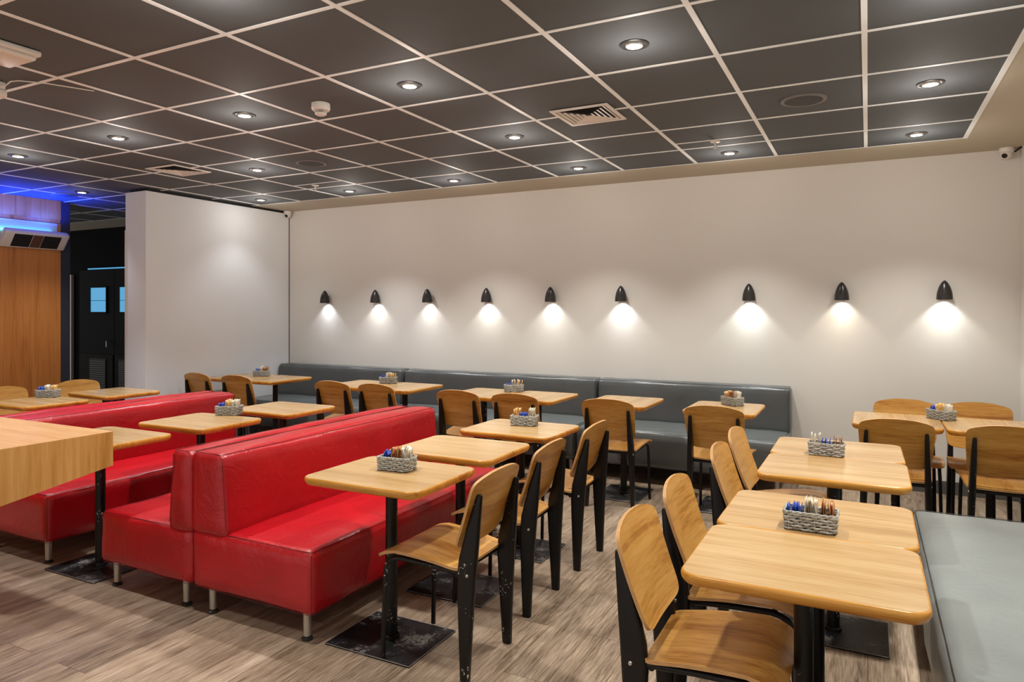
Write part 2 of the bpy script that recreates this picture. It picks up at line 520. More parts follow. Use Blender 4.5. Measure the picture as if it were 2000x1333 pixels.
def bench(label, loc, rz, L, depth, z0, zs, back_t, zt, mat, seam, seed, group, back_taper=0.03, seat_mat=None, rad=0.026):
    """bench that runs along local Y, its back at local x=0 and the seat reaching to x=depth"""
    root = thing('upholstered_bench', label, 'bench', loc, rz, group)
    bm = bmesh.new(); softbox(bm, (depth, L, zs - z0), rad, 0.04, 0.010, 0.0048, seed)
    bmesh.ops.translate(bm, verts=bm.verts, vec=(depth / 2, 0, z0))
    seat = finish('seat', bm, seat_mat or mat, root, 60)
    bm = bmesh.new()
    zz = zs + 0.002; e = 0.010
    pts = rrect(depth / 2 - e, L / 2 - e, 0.02, 4)
    tube(bm, [(x + depth / 2, y, zz - 0.004) for x, y in pts], 0.0016, 5, closed=True)
    tube(bm, [(x + depth / 2, y, z0 + 0.004) for x, y in rrect(depth / 2 - 0.008, L / 2 - 0.006, 0.02, 4)], 0.0013, 5, closed=True)
    for sy in (-1, 1):
        tube(bm, [(depth - 0.005, sy * (L / 2 - 0.005), z) for z in (z0 + 0.01, (z0 + zs) / 2, zs - 0.01)], 0.0012, 5)
    finish('seat_seam', bm, seam, seat)
    hb = zt - zs + 0.02
    def shp(q):
        k = (q.z + hb / 2) / hb
        if q.x > 0: q.x -= back_taper * k
        # the end cushion sags where it meets the seat
        return q
    bm = bmesh.new(); softbox(bm, (back_t, L, hb), 0.022, 0.04, 0.009, 0.0048, seed + 3, shp)
    bmesh.ops.translate(bm, verts=bm.verts, vec=(back_t / 2, 0, zs - 0.02))
    back = finish('backrest', bm, mat, root, 60)
    bm = bmesh.new()
    tw = back_t - back_taper
    tube(bm, [(x + tw / 2, y, zt + 0.001) for x, y in rrect(tw / 2 - 0.010, L / 2 - 0.010, 0.015, 4)], 0.0016, 5, closed=True)
    for sy in (-1, 1):
        tube(bm, [(back_t - 0.005 - back_taper * k, sy * (L / 2 - 0.006), zs + (zt - zs) * k) for k in (0.05, 0.5, 0.95)], 0.0012, 5)
    finish('backrest_seam', bm, seam, back)
    n = 2 if L < 1.95 else 3
    ly = [-(L / 2 - 0.05) + (L - 0.10) * k / (n - 1) for k in range(n)]
    bench_legs(root, [(x, y) for x in (0.09, depth - 0.07) for y in ly], z0 + 0.01)
    return root

LA = 1.79
bench('red leatherette bench facing right, nearest to the camera, beside the aisle chairs', (-2.868, 2.24 + LA / 2, 0), 0, LA, 0.755, 0.125, 0.40, 0.235, 0.765, M['red'], M['red_seam'], 1, 'red benches')
bench('red leatherette bench facing left, back to back with the aisle bench', (-2.874, 2.24 + LA / 2, 0), pi, LA, 0.70, 0.125, 0.39, 0.165, 0.762, M['red'], M['red_seam'], 2, 'red benches')
bench('red leatherette bench behind the wooden counter, facing right', (-4.80, 2.26 + 0.87, 0), 0, 1.74, 0.71, 0.125, 0.40, 0.235, 0.765, M['red'], M['red_seam'], 3, 'red benches')
bench('red leatherette bench furthest left, facing the oak wall', (-4.806, 2.26 + 0.87, 0), pi, 1.74, 0.66, 0.125, 0.39, 0.165, 0.765, M['red'], M['red_seam'], 4, 'red benches')
# grey benches along the back wall (local x -> world -y)
for x0, x1, lab, sd in ((-6.355, -4.53, 'grey wall bench in the far left corner', 5), (-4.495, -2.285, 'grey wall bench in the middle of the back wall', 6), (-2.265, -0.575, 'grey wall bench at the right end of the row, beside bare wall', 7)):
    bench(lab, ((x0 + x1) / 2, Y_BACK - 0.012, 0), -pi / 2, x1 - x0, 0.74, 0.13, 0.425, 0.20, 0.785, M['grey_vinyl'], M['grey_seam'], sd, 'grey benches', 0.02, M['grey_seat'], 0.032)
bench('large grey bench in the bottom right corner against the right wall', (X_RIGHT - 0.018, 2.93, 0), pi, 2.24, 0.80, 0.13, 0.435, 0.17, 0.785, M['grey_vinyl'], M['grey_seam'], 8, 'grey benches', 0.02, M['grey_lit'], 0.036)

# ------------------------------------------------------------------ tables
def loops(bm, rings, mi=0):
    for a, b in zip(rings, rings[1:]):
        n = len(a)
        for k in range(n):
            bm.faces.new((a[k], a[(k + 1) % n], b[(k + 1) % n], b[k])).material_index = mi

def make_table(sx, sy):
    root = thing('cafe_table', '', 'table')
    hx, hy, r = sx / 2, sy / 2, 0.055
    bm = bmesh.new()
    def ring(off, z, n=7):
        return [bm.verts.new((x, y, z)) for x, y in rrect(hx - off, hy - off, max(0.012, r - off), n)]
    a = ring(0.0062, 0.7300); b = ring(0.0132, 0.698)
    loops(bm, [a, b]); bm.faces.new(a); bm.faces.new(b[::-1])
    top = finish('tabletop', bm, M['laminate'], root, 30)
    bm = bmesh.new()
    prof = [(0.0068, 0.7285), (0.0056, 0.7299), (0.0036, 0.7290), (0.0014, 0.7262), (0.0002, 0.7215), (0.0, 0.716), (0.0015, 0.710), (0.006, 0.703), (0.011, 0.6975), (0.013, 0.6965)]
    loops(bm, [ring(o, z) for o, z in prof])
    finish('edge_band', bm, M['edge'], top, 60)
    bm = bmesh.new()
    lathe(bm, [(0.026, 0.012), (0.026, 0.69)], 24)
    finish('column', bm, M['black_worn'], root)
    bm = bmesh.new()
    box(bm, -0.17, 0.17, -0.022, 0.022, 0.684, 0.6965); box(bm, -0.022, 0.022, -0.17, 0.17, 0.682, 0.6965)
    finish('top_bracket', bm, M['black'], root, 0)
    bm = bmesh.new()
    lathe(bm, [(0.030, 0.008), (0.036, 0.010), (0.035, 0.020), (0.029, 0.024)], 24)
    finish('collar', bm, M['black'], root)
    bm = bmesh.new(); box(bm, -0.22, 0.22, -0.178, 0.178, 0.0, 0.008, 0.0015, 1)
    pl = finish('base_plate', bm, M['plate'], root, 0)
    bm = bmesh.new()
    tube(bm, [(x, y, 0.0074) for x, y in rrect(0.2195, 0.1775, 0.003, 2)], 0.0016, 5, closed=True)
    finish('plate_rim', bm, M['plate_edge'], pl)
    return root
TA = make_table(0.60, 0.50)
used = set()
def place(proto, loc, rz, label, group):
    if proto.name in used:
        return dup(proto, loc, rz, label, group)
    used.add(proto.name)
    proto.location = loc; proto.rotation_euler = (0, 0, rz)
    proto['label'] = label; proto['group'] = group
    return proto

def tb(x, y, lab, turn=0, grp='square oak-topped cafe tables'):
    return place(TA, (x, y, 0), turn, lab, grp)
tb(-1.86, 2.465, 'oak-topped table at the front of the red bench, by the scuffed aisle chair')
tb(-1.885, 3.085, 'bare oak-topped table in the middle of the three beside the red aisle bench', R(0.5))
tb(-1.87, 3.755, 'oak-topped table at the far end of the red aisle bench, with a basket', R(-0.5))
tb(-3.84, 2.41, 'oak-topped table half hidden by the wooden counter, between the red benches')
tb(-3.82, 3.055, 'oak-topped table with a basket standing between the two rows of red benches', R(1))
tb(-3.79, 3.73, 'bare oak-topped table furthest back between the two rows of red benches')
tb(-5.77, 3.12, 'oak-topped table with a basket in front of the oak panelled wall', R(-1))
tb(-5.83, 3.785, 'bare oak-topped table at the left, below the black doors', R(-2))
# back-wall row, turned so that the long side points to the wall
tb(-5.99, 5.28, 'far left table of the back row, against the white partition', pi / 2)
tb(-5.475, 5.28, 'second table of the back row from the left, under the first wall lamp', pi / 2)
tb(-4.345, 5.285, 'left table of the pair under the third wall lamp, with chairs in front', pi / 2)
tb(-3.83, 5.28, 'right table of the pair under the third and fourth wall lamps', pi / 2)
tb(-2.94, 5.20, 'left table of the pair in front of the middle grey bench, with a basket', pi / 2 + R(-1))
tb(-2.425, 5.205, 'right table of the pair in front of the middle grey bench', pi / 2)
tb(-1.70, 5.228, 'single bare table under the sixth wall lamp', pi / 2)
tb(-0.93, 5.218, 'single table with a basket by the right end of the grey wall bench', pi / 2)
tb(0.16, 5.137, 'left table of the pair against the bare wall at the back right', pi / 2)
tb(0.672, 5.132, 'right table of the pair against the bare wall at the back right', pi / 2)
tb(-0.142, 3.925, 'farther table of the pair beyond the nearest pair, by the grey bench end', R(0.4))
tb(-0.138, 3.43, 'nearer table of the second pair on the right, with no basket on it', R(-0.3))
tb(-0.158, 2.625, 'table holding a filled basket, joined behind the nearest table', R(-0.3))
tb(-0.162, 2.128, 'nearest table of all, bare oak top at the bottom right')

# ------------------------------------------------------------------ chairs
def ply(bm, outline, fn, th, scales=(1, 0.96, 0.88, 0.76, 0.62, 0.46, 0.3, 0.15)):
    cx = sum(p[0] for p in outline) / len(outline); cy = sum(p[1] for p in outline) / len(outline)
    def nrm(a, b):
        e = 1e-3
        du = fn(a + e, b) - fn(a - e, b); dv = fn(a, b + e) - fn(a, b - e)
        return du.cross(dv).normalized()
    sides = []
    for sgn in (0.5, -0.5):
        rings = []
        for s in scales:
            rg = []
            for a, b in outline:
                p, q = cx + (a - cx) * s, cy + (b - cy) * s
                rg.append(bm.verts.new(fn(p, q) + nrm(p, q) * th * sgn))
            rings.append(rg)
        loops(bm, rings, 0)
        c = bm.verts.new(fn(cx, cy) + nrm(cx, cy) * th * sgn)
        n = len(rings[-1])
        for k in range(n):
            bm.faces.new((rings[-1][k], rings[-1][(k + 1) % n], c)).material_index = 0
        sides.append(rings[0])
    L = 7
    mid = [sides[0]]
    for i in range(1, L):
        mid.append([bm.verts.new(a.co.lerp(b.co, i / L)) for a, b in zip(sides[0], sides[1])])
    mid.append(sides[1])
    for i in range(L):
        loops(bm, mid[i:i + 2], 1 + i % 2)

def smooth_poly(ctrl, per=5):
    """closed Catmull-Rom through the control points"""
    n = len(ctrl); out = []
    for i in range(n):
        p0, p1, p2, p3 = [Vector((*ctrl[(i + d) % n], 0)) for d in (-1, 0, 1, 2)]
        for k in range(per):
            t = k / per
            q = 0.5 * ((2 * p1) + (p2 - p0) * t + (2 * p0 - 5 * p1 + 4 * p2 - p3) * t * t + (3 * p1 - p0 - 3 * p2 + p3) * t ** 3)
            out.append((q.x, q.y))
    return out

def leg_mesh(sgn, name='leg'):
    """folded sheet rear leg: slim foot, widest at the seat, tapering to the top; splays slightly"""
    prof = [  # z, rear x, front x, half thickness
        (0.000, 0.006, 0.040, 0.011), (0.004, 0.002, 0.044, 0.013), (0.15, -0.004, 0.051, 0.0145), (0.30, -0.012, 0.058, 0.016),
        (0.40, -0.019, 0.062, 0.0165), (0.47, -0.024, 0.056, 0.016), (0.53, -0.029, 0.040, 0.015), (0.60, -0.034, 0.020, 0.0135),
        (0.67, -0.039, -0.001, 0.012), (0.715, -0.042, -0.014, 0.0105), (0.727, -0.041, -0.020, 0.008)]
    bm = bmesh.new()
    rings = []
    for z, xr, xf, h in prof:
        yc = sgn * (0.176 - 0.020 * min(1, z / 0.73))
        r = min(h, (xf - xr) / 2) * 0.8
        cx, hx = (xr + xf) / 2, (xf - xr) / 2
        rings.append([bm.verts.new((cx + x, yc + y, z)) for x, y in rrect(hx, h, r, 3)])
    loops(bm, rings)
    bm.faces.new(rings[0]); bm.faces.new(rings[-1][::-1])
    return bm

def make_chair():
    root = thing('plywood_chair', '', 'chair')
    for s in (-1, 1):
        lg = finish('rear_leg', leg_mesh(s), M['black'], root, 50)
        bm = bmesh.new()
        lathe(bm, [(0, 0.004), (0.005, 0.0035), (0.007, 0.001), (0.007, -0.004)], 12, M=Matrix.Translation((0.012, s * (0.176 - 0.02 * 0.56 + 0.016), 0.412)) @ Matrix.Rotation(-s * pi / 2, 4, 'X'))
        finish('bolt', bm, M['chrome_cap'], lg)
        # front leg: slim tube that bends back along the seat to the rear leg
        y = s * 0.178
        pts = [(0.412, y * 1.05, 0.0), (0.406, y * 1.03, 0.2), (0.401, y * 1.01, 0.36), (0.396, y, 0.392), (0.384, y, 0.412), (0.362, y, 0.424), (0.33, y * 0.99, 0.430), (0.2, y * 0.96, 0.424), (0.05, y * 0.92, 0.412), (0.02, y * 0.92, 0.410)]
        bm = bmesh.new(); tube(bm, pts, 0.0105, 12)
        finish('front_leg', bm, M['black'], root, 60)
    for pts in ([(0.07, -0.165, 0.405), (0.07, 0.165, 0.405)], [(0.34, -0.172, 0.424), (0.34, 0.172, 0.424)]):
        bm = bmesh.new(); tube(bm, pts, 0.010, 10)
        finish('seat_rail', bm, M['black'], root, 60)
    # seat
    half = [(0.050, 0.0), (0.050, 0.10), (0.052, 0.165), (0.062, 0.183), (0.09, 0.190), (0.20, 0.198), (0.31, 0.206), (0.385, 0.208), (0.415, 0.203), (0.429, 0.185), (0.434, 0.12)]
    ctrl = half + [(0.435, 0.0)] + [(x, -y) for x, y in half[:0:-1]]
    out = smooth_poly(ctrl, 3)
    def seatf(x, y):
        if x > 0.355: z = 0.456 - 0.030 * ((x - 0.355) / 0.08) ** 2.0 - 0.004 * ((x - 0.355) / 0.08)
        else: z = 0.446 + 0.010 * cos((x - 0.355) / 0.355 * pi * 1.15) * 1.0 - 0.012 * max(0, (0.18 - x) / 0.13) ** 1.5
        z += 0.010 * (y / 0.2) ** 2 * (0.6 if x < 0.35 else 0.2)
        return Vector((x, y, z))
    bm = bmesh.new(); ply(bm, out, seatf, 0.011)
    finish('seat', bm, [M['ply_seat'], M['ply_light'], M['ply_dark']], root, 45)
    # backrest: outline in (y, s) with an arched top and rounded corners
    Hb = 0.325
    hp = [(0.0, 0.0), (0.10, 0.002), (0.150, 0.008), (0.176, 0.024), (0.186, 0.055), (0.191, 0.12), (0.196, 0.20), (0.198, 0.245), (0.193, 0.277), (0.172, 0.298), (0.11, 0.316), (0.055, 0.3235)]
    ctrl = hp + [(0.0, Hb)] + [(-y, s) for y, s in hp[:0:-1]]
    out = smooth_poly(ctrl, 4)
    def backf(y, s):
        k = s / Hb
        x = 0.060 - 0.110 * k + 0.030 * (k - 0.15) * (k - 0.75) + 0.016 * (y / 0.2) ** 2
        return Vector((x - 0.004, y, 0.500 + 0.305 * k))
    bm = bmesh.new(); ply(bm, out, backf, 0.011)
    finish('backrest', bm, [M['ply'], M['ply_light'], M['ply_dark']], root, 45)
    return root
CH = make_chair()
def chair(x, y, deg, lab, worn=False, diag=False):
    # world position of the mid-point between the rear feet
    c = place(CH, (x, y, 0), R(deg), lab, 'plywood chairs with black metal legs')
    for ch in c.children:
        k = ch.name.split('.')[0]
        m = M['black'] if k in ('rear_leg', 'front_leg') else M['ply'] if k == 'backrest' else None
        if worn and k in ('rear_leg', 'front_leg'): m = M['black_worn']
        if diag and k == 'backrest': m = M['ply_diag']
        if m:
            ch.material_slots[0].link = 'OBJECT'; ch.material_slots[0].material = m
    return c
chair(-1.367, 2.485, 180, 'front plywood chair of the aisle row, black leg scuffed with white chips', worn=True)
chair(-1.405, 3.105, 181, 'middle plywood chair of the three along the aisle facing the red bench')
chair(-1.405, 3.75, 179, 'third plywood chair of the aisle row, closest to the grey wall bench')
chair(-0.628, 2.135, 0, 'nearest plywood chair at the bottom, its seat under the nearest table', diag=True)
chair(-0.622, 2.63, 1, 'plywood chair right behind the nearest one, pulled up to the basket table', diag=True)
chair(-0.602, 3.385, 0, 'plywood chair at the nearer table of the second right-hand pair', diag=True)
chair(-0.606, 3.88, -1, 'plywood chair at the farther table of the second right-hand pair', diag=True)
chair(-6.055, 4.815, 88, 'far left chair of the back row, beside the white partition')
chair(-5.495, 4.815, 92, 'second chair of the back row, peeking over the red bench end')
chair(-4.285, 4.82, 91, 'left chair of the pair behind the tall red bench, under the second lamp')
chair(-3.79, 4.82, 88, 'right chair of the pair behind the tall red bench, under the third lamp')
chair(-2.91, 4.735, 90, 'left chair in front of the middle grey bench pair of tables')
chair(-2.405, 4.745, 91, 'right chair in front of the middle grey bench pair of tables')
chair(-1.665, 4.765, 90, 'back-row chair seen whole behind the aisle row, at the single bare table')
chair(-0.915, 4.752, 89, 'back-row chair at the last table of the grey wall bench')
chair(0.148, 4.67, 90, 'left front chair of the four at the back right tables')
chair(0.69, 4.665, 90, 'right front chair of the four at the back right tables, chips on its leg', worn=True)
chair(0.235, 5.64, -90, 'left chair against the back right wall, facing the room')
chair(0.67, 5.66, -90, 'right chair against the back right wall, facing the room')
chair(-6.37, 3.80, 0, 'chair against the passage opening on the left, facing right')
chair(-6.35, 3.17, 2, 'chair at the left edge of the view by the oak panelled wall')

# ------------------------------------------------------------------ baskets and sachets
def make_basket(L=0.158, W=0.095, Hh=0.058):
    root = thing('wicker_basket', '', 'basket')
    bm = bmesh.new()
    hx, hy = L / 2 - 0.004, W / 2 - 0.004
    base = rrect(hx, hy, 0.010, 3)
    # resample the perimeter evenly
    def resample(poly, n):
        P_ = [Vector((*p, 0)) for p in poly]; seg = [(P_[(i + 1) % len(P_)] - P_[i]).length for i in range(len(P_))]
        T = sum(seg); out = []
        for k in range(n):
            d = T * k / n; i = 0
            while d > seg[i]: d -= seg[i]; i += 1
            a, b = P_[i], P_[(i + 1) % len(P_)]
            out.append(a.lerp(b, d / seg[i]))
        return out
    N = 96
    per = resample(base, N)
    rows = 6
    for j in range(rows):
        z = 0.006 + j * (Hh - 0.012) / (rows - 1)
        pts = []
        for k, p in enumerate(per):
            n = Vector((p.x / hx ** 1, p.y / hy ** 1, 0)).normalized()
            ph = 2 * pi * k / N * 8 + (pi if j % 2 else 0)
            flare = 1 + 0.05 * z / Hh
            pts.append(Vector((p.x * flare, p.y * flare, z + 0.0010 * sin(k * 1.3 + j * 2.1))) + n * 0.0026 * sin(ph))
        tube(bm, pts, 0.0038, 6, closed=True)
    wv = finish('woven_side', bm, M['basket'], root, 80)
    bm = bmesh.new()
    for k in range(0, N, 4):
        p = per[k]; tube(bm, [(p.x, p.y, 0.003), (p.x * 1.05, p.y * 1.05, Hh)], 0.0022, 5)
    finish('upright', bm, M['basket'], wv, 80)
    bm = bmesh.new()
    for s in (0, pi):
        pts = []
        for k, p in enumerate(per):
            n = Vector((p.x / hx, p.y / hy, 0)).normalized()
            a = k * 2 * pi / 8 + s
            pts.append(Vector((p.x * 1.05, p.y * 1.05, Hh)) + n * 0.0026 * cos(a) + Vector((0, 0, 0.0026 * sin(a))))
        tube(bm, pts, 0.0028, 6, closed=True)
    finish('rim', bm, M['basket'], root, 80)
    bm = bmesh.new(); box(bm, -hx, hx, -hy, hy, 0.001, 0.005)
    box(bm, -hx / 3 - 0.002, -hx / 3 + 0.001, -hy, hy, 0.004, Hh - 0.006); box(bm, hx / 3 - 0.001, hx / 3 + 0.002, -hy, hy, 0.004, Hh - 0.006)
    finish('divider', bm, M['liner'], root, 0)
    return root
BK = make_basket()

def make_sachet(name, m, w_, h_):
    bm = bmesh.new()
    nx, nz = 4, 6
    g = {}
    for side in (1, -1):
        for i in range(nx + 1):
            for k in range(nz + 1):
                u, v = i / nx * 2 - 1, k / nz * 2 - 1
                if side == -1 and (abs(u) == 1 or abs(v) == 1): g[(side, i, k)] = g[(1, i, k)]; continue
                th = 0.0018 * (1 - u * u) * (1 - v ** 4)
                g[(side, i, k)] = bm.verts.new((side * th, u * w_ / 2, (v + 1) / 2 * h_))
        for i in range(nx):
            for k in range(nz):
                q = [g[(side, i, k)], g[(side, i + 1, k)], g[(side, i + 1, k + 1)], g[(side, i, k + 1)]]
                bm.faces.new(q if side == 1 else q[::-1])
    me = bpy.data.meshes.new(name); bm.to_mesh(me); bm.free()
    me.materials.append(m)
    for p in me.polygons: p.use_smooth = True
    return me
SM = {'blue': make_sachet('blue_sachet', M['s_blue'], 0.045, 0.066), 'white': make_sachet('white_sachet', M['s_white'], 0.05, 0.078),
      'brown': make_sachet('brown_sachet', M['s_brown'], 0.05, 0.074), 'tan': make_sachet('tan_sachet', M['s_yellow'], 0.05, 0.076)}

def basket(x, y, deg, where, comps, nper, tilt=8, twist=6):
    z = 0.7305
    place(BK, (x, y, z), R(deg), 'grey wicker basket of sachets ' + where, 'grey wicker baskets on the tables')
    c, s = cos(R(deg)), sin(R(deg))
    for ci, colr in enumerate(comps):
        x0 = -0.071 + ci * 0.0485
        for k in range(nper):
            lx = x0 + 0.006 + k * 0.036 / max(1, nper - 1)
            ly = rnd.uniform(-0.008, 0.008)
            o = bpy.data.objects.new(colr + '_sachet', SM[colr]); COL.objects.link(o)
            low = 0.016 if colr != 'blue' else 0.006
            o.location = (x + c * lx - s * ly, y + s * lx + c * ly, z + 0.0055 + low + rnd.uniform(-0.002, 0.009))
            o.rotation_euler = (R(rnd.uniform(-9, 9)), R(rnd.uniform(-5, 5)), R(deg + rnd.uniform(-twist, twist)))
            tag(o, '%s paper sachet standing in the basket %s' % (colr, where), 'sachet', '%s sachets in the basket %s' % (colr, where))
# the sachets stand in three compartments
basket(-0.165, 2.452, -1, 'on the table behind the nearest one', ('blue', 'white', 'brown'), 9)
basket(-0.18, 3.735, -2, 'on the second right-hand pair of tables', ('white', 'blue', 'brown'), 6)
basket(-1.868, 2.515, 5, 'on the front table by the red bench', ('blue', 'brown', 'white'), 7, twist=25)
basket(-1.888, 3.845, 10, 'on the far table by the red aisle bench', ('tan', 'blue', 'white'), 6)
basket(-3.86, 3.31, 25, 'on the table between the red benches', ('blue', 'tan', 'white'), 6)
basket(-5.95, 3.30, 27, 'on the table before the oak wall', ('blue', 'white', 'tan'), 4)
basket(-5.79, 5.39, 26, 'on the far left table of the back row', ('blue', 'white', 'brown'), 4)
basket(-4.13, 5.42, 20, 'on the tables under the third lamp', ('blue', 'white', 'tan'), 4)
basket(-2.74, 5.37, 38, 'on the tables before the middle grey bench', ('blue', 'white', 'tan'), 4)
basket(-0.90, 5.36, -40, 'on the last table of the grey wall bench', ('tan', 'brown', 'white'), 4)
basket(0.425, 5.29, -48, 'on the seam of the back right tables', ('blue', 'tan', 'white'), 4)

# ------------------------------------------------------------------ counter at the left edge
ct = thing('wooden_counter', 'oak counter end with a deep front board, cut off by the left edge', 'counter', (-3.0, 1.94, 0))
def prism(bm, pts, x0, x1):
    a = [bm.verts.new((x0, y, z)) for y, z in pts]; b = [bm.verts.new((x1, y, z)) for y, z in pts]
    bm.faces.new(a); bm.faces.new(b[::-1]); loops(bm, [a, b])
bm = bmesh.new(); box(bm, -1.45, 0.0, -1.05, 0.0, 0.898, 0.900)
box(bm, -1.45, -0.020, -1.05, -0.020, 0.872, 0.898)
finish('countertop', bm, M['countertop'], ct, 0)
bm = bmesh.new(); prism(bm, [(0.0, 0.8985), (0.0, 0.748), (-0.45, 0.678), (-1.05, 0.585), (-1.05, 0.8985)], -0.02, 0.0008)
finish('front_board', bm, M['counterwood'], ct, 0)
bm = bmesh.new(); box(bm, -1.45, -0.02, -0.02, 0.0, 0.748, 0.8975)
finish('back_board', bm, M['counterwood'], ct, 0)
bm = bmesh.new(); box(bm, -1.42, -0.98, -1.0, -0.03, 0, 0.872)
finish('cabinet', bm, M['counterwood'], ct, 0)

# ------------------------------------------------------------------ wall lamps
def make_sconce():
    root = thing('wall_lamp', '', 'wall lamp')
    bm = bmesh.new()
    outer = [(0.0, 0.150)]
    for k in range(1, 15):
        u = k / 14
        outer.append((0.0565 * (sin(u * pi / 2)) ** 0.80, 0.150 * (1 - u ** 1.25)))
    prof = outer + [(0.0525, 0.0), (0.050, 0.03), (0.040, 0.075), (0.0, 0.105)]
    lathe(bm, prof, 28)
    finish('lamp_shade', bm, M['sconce'], root, 60)
    bm = bmesh.new(); lathe(bm, [(0, 0.045), (0.022, 0.047), (0.028, 0.055), (0.022, 0.075)], 16)
    finish('bulb', bm, M['sconce_lens'], root, 60)
    bm = bmesh.new(); tube(bm, [(0, 0.040, 0.075), (0, 0.0668, 0.075)], 0.012, 12)
    finish('mount', bm, M['sconce'], root)
    return root
SC = make_sconce()
sx = [-5.74, -4.99, -4.28, -3.54, -2.81, -2.08, -0.92, -0.19, 0.53]
order = ['leftmost', 'second from the left', 'third from the left', 'fourth from the left', 'fifth from the left', 'sixth from the left, last before the wide gap', 'first after the wide gap', 'second from the right', 'rightmost']
scol = [(0.86, 0.90, 1.0), (1, 0.99, 0.93), (1, 1, 0.96), (1, 1, 0.95), (1, 1, 0.96), (0.94, 0.97, 1.0), (0.93, 1, 0.97), (1.0, 0.88, 0.68), (0.97, 1, 0.93)]
spow = [1.0, 0.95, 0.9, 1.05, 1.15, 1.3, 1.45, 0.9, 1.35]
SLS = []
for i, x in enumerate(sx):
    place(SC, (x, 6.308, 1.522), 0, 'charcoal bullet-shaped wall lamp, ' + order[i], 'bullet wall lamps')
    ld = bpy.data.lights.new('wall_lamp_light', 'SPOT')
    ld.energy = SCONCE_W * spow[i]; ld.color = scol[i]; ld.spot_size = R(100); ld.spot_blend = 0.5; ld.shadow_soft_size = 0.018
    lo = bpy.data.objects.new('wall_lamp_light', ld); COL.objects.link(lo)
    lo.location = (x, 6.306, 1.560)
    ld = ld.copy(); ld.energy *= 0.8; ld.spot_size = R(64); ld.spot_blend = 1.0      # the hot centre of the same bulb's beam
    lo = bpy.data.objects.new('wall_lamp_beam', ld); COL.objects.link(lo)
    lo.location = (x, 6.306, 1.560)

# ------------------------------------------------------------------ downlights
def make_downlight():
    root = thing('recessed_downlight', '', 'downlight')
    bm = bmesh.new()
    lathe(bm, [(0.068, 0.004), (0.0675, -0.003), (0.060, -0.006), (0.050, -0.004), (0.043, -0.001)], 32)
    finish('bezel', bm, M['dark_ring'], root, 50)
    bm = bmesh.new(); lathe(bm, [(0.043, -0.001), (0.040, -0.009), (0.036, -0.0095)], 32)
    finish('tilting_ring', bm, M['steel'], root, 50)
    bm = bmesh.new(); lathe(bm, [(0.036, -0.0085), (0.022, -0.011), (0.0, -0.012)], 24)
    finish('lens', bm, M['lens'], root, 60)
    return root
DL = make_downlight()
DX = [0.2995 - 1.25 * k for k in range(0, 8)]
spots = []
rowname = {5.53: 'row nearest the back wall', 4.326: 'second row from the back wall', 3.076: 'third row from the back wall', 1.826: 'front row', 0.576: 'row above the camera', -0.674: 'row behind the camera', -1.924: 'row far behind the camera'}
vis = {5.53: [0, 1, 2, 3, 4, 5], 4.326: [0, 2, 4, 6], 3.076: [0, 1, 2, 3, 4, 5], 1.826: [0, 2, 4], 0.576: [1, 3, 5], -0.674: [0, 2, 4], -1.924: [1, 3, 5]}
ordw = ['rightmost', 'second from the right', 'third from the right', 'fourth from the right', 'fifth from the right', 'sixth from the right']
for y, ks in vis.items():
    for n, k in enumerate(ks):
        x = DX[k]
        place(DL, (x, y, H_CEIL - 0.001), 0, 'glowing recessed downlight, %s in the %s' % (ordw[n], rowname[y]), 'recessed downlights')
        spots.append((x, y))
for i, (x, y) in enumerate(spots):
    ld = bpy.data.lights.new('downlight_light', 'SPOT')
    ld.energy = DOWNLIGHT_W * (0.15 if (x < -5.5 and y > 5) else 0.5 if x < -7 else 0.8 if y > 5 else 1.0); ld.color = (1.0, 0.965, 0.90) if x > -4.2 else (0.97, 0.97, 1.0)
    ld.spot_size = R(98); ld.spot_blend = 0.65; ld.shadow_soft_size = 0.045
    lo = bpy.data.objects.new('downlight_light', ld); COL.objects.link(lo)
    lo.location = (x, y, H_CEIL - 0.03)
    ld = bpy.data.lights.new('ceiling_fill', 'POINT')     # added unseen lamp under each downlight, to brighten the ceiling
    ld.energy = CEIL_FILL_W * (0.2 if x < -7 else 1); ld.color = (1.0, 0.93, 0.86); ld.shadow_soft_size = 0.05
    lo = bpy.data.objects.new('ceiling_fill', ld); COL.objects.link(lo)
    lo.location = (x, y, H_CEIL - 0.17)

# ------------------------------------------------------------------ ceiling fittings
def vent(x, y, lab):
    root = thing('ceiling_vent', lab, 'air vent', (x, y, H_CEIL), 0, 'square ceiling vents')
    bm = bmesh.new(); a, b = 0.185, 0.160
    for q in ((-a, a, -a, -b), (-a, a, b, a), (-a, -b, -b, b), (b, a, -b, b)): box(bm, q[0], q[1], q[2], q[3], -0.012, -0.004, 0.001, 1)
    finish('frame', bm, M['white_plastic'], root, 0)
    bm = bmesh.new(); box(bm, -b, b, -b, b, -0.0045, -0.002)
    finish('duct_opening', bm, M['dark_hole'], root, 0)
    bm = bmesh.new()
    for k in range(5):
        o = b - 0.008 - k * 0.029; i_ = o - 0.016
        zo, zi = -0.0045, -0.0095
        # four sloping blades that form one square ring
        A = [(-o, -o, zi), (o, -o, zi), (o, o, zi), (-o, o, zi)]
        B = [(-i_, -i_, zo), (i_, -i_, zo), (i_, i_, zo), (-i_, i_, zo)]
        for n in range(4):
            quad(bm, [A[n], A[(n + 1) % 4], B[(n + 1) % 4], B[n]])
            A2 = [(p[0], p[1], p[2] - 0.001) for p in A]; B2 = [(p[0], p[1], p[2] - 0.001) for p in B]
            quad(bm, [A2[n], A2[(n + 1) % 4], B2[(n + 1) % 4], B2[n]])
    finish('blades', bm, M['white_plastic'], root, 0)
    return root
vent(-1.54, 4.04, 'white square ceiling vent in the middle of the view, over the aisle')
vent(-5.31, 4.02, 'white square ceiling vent at the left, in front of the partition')

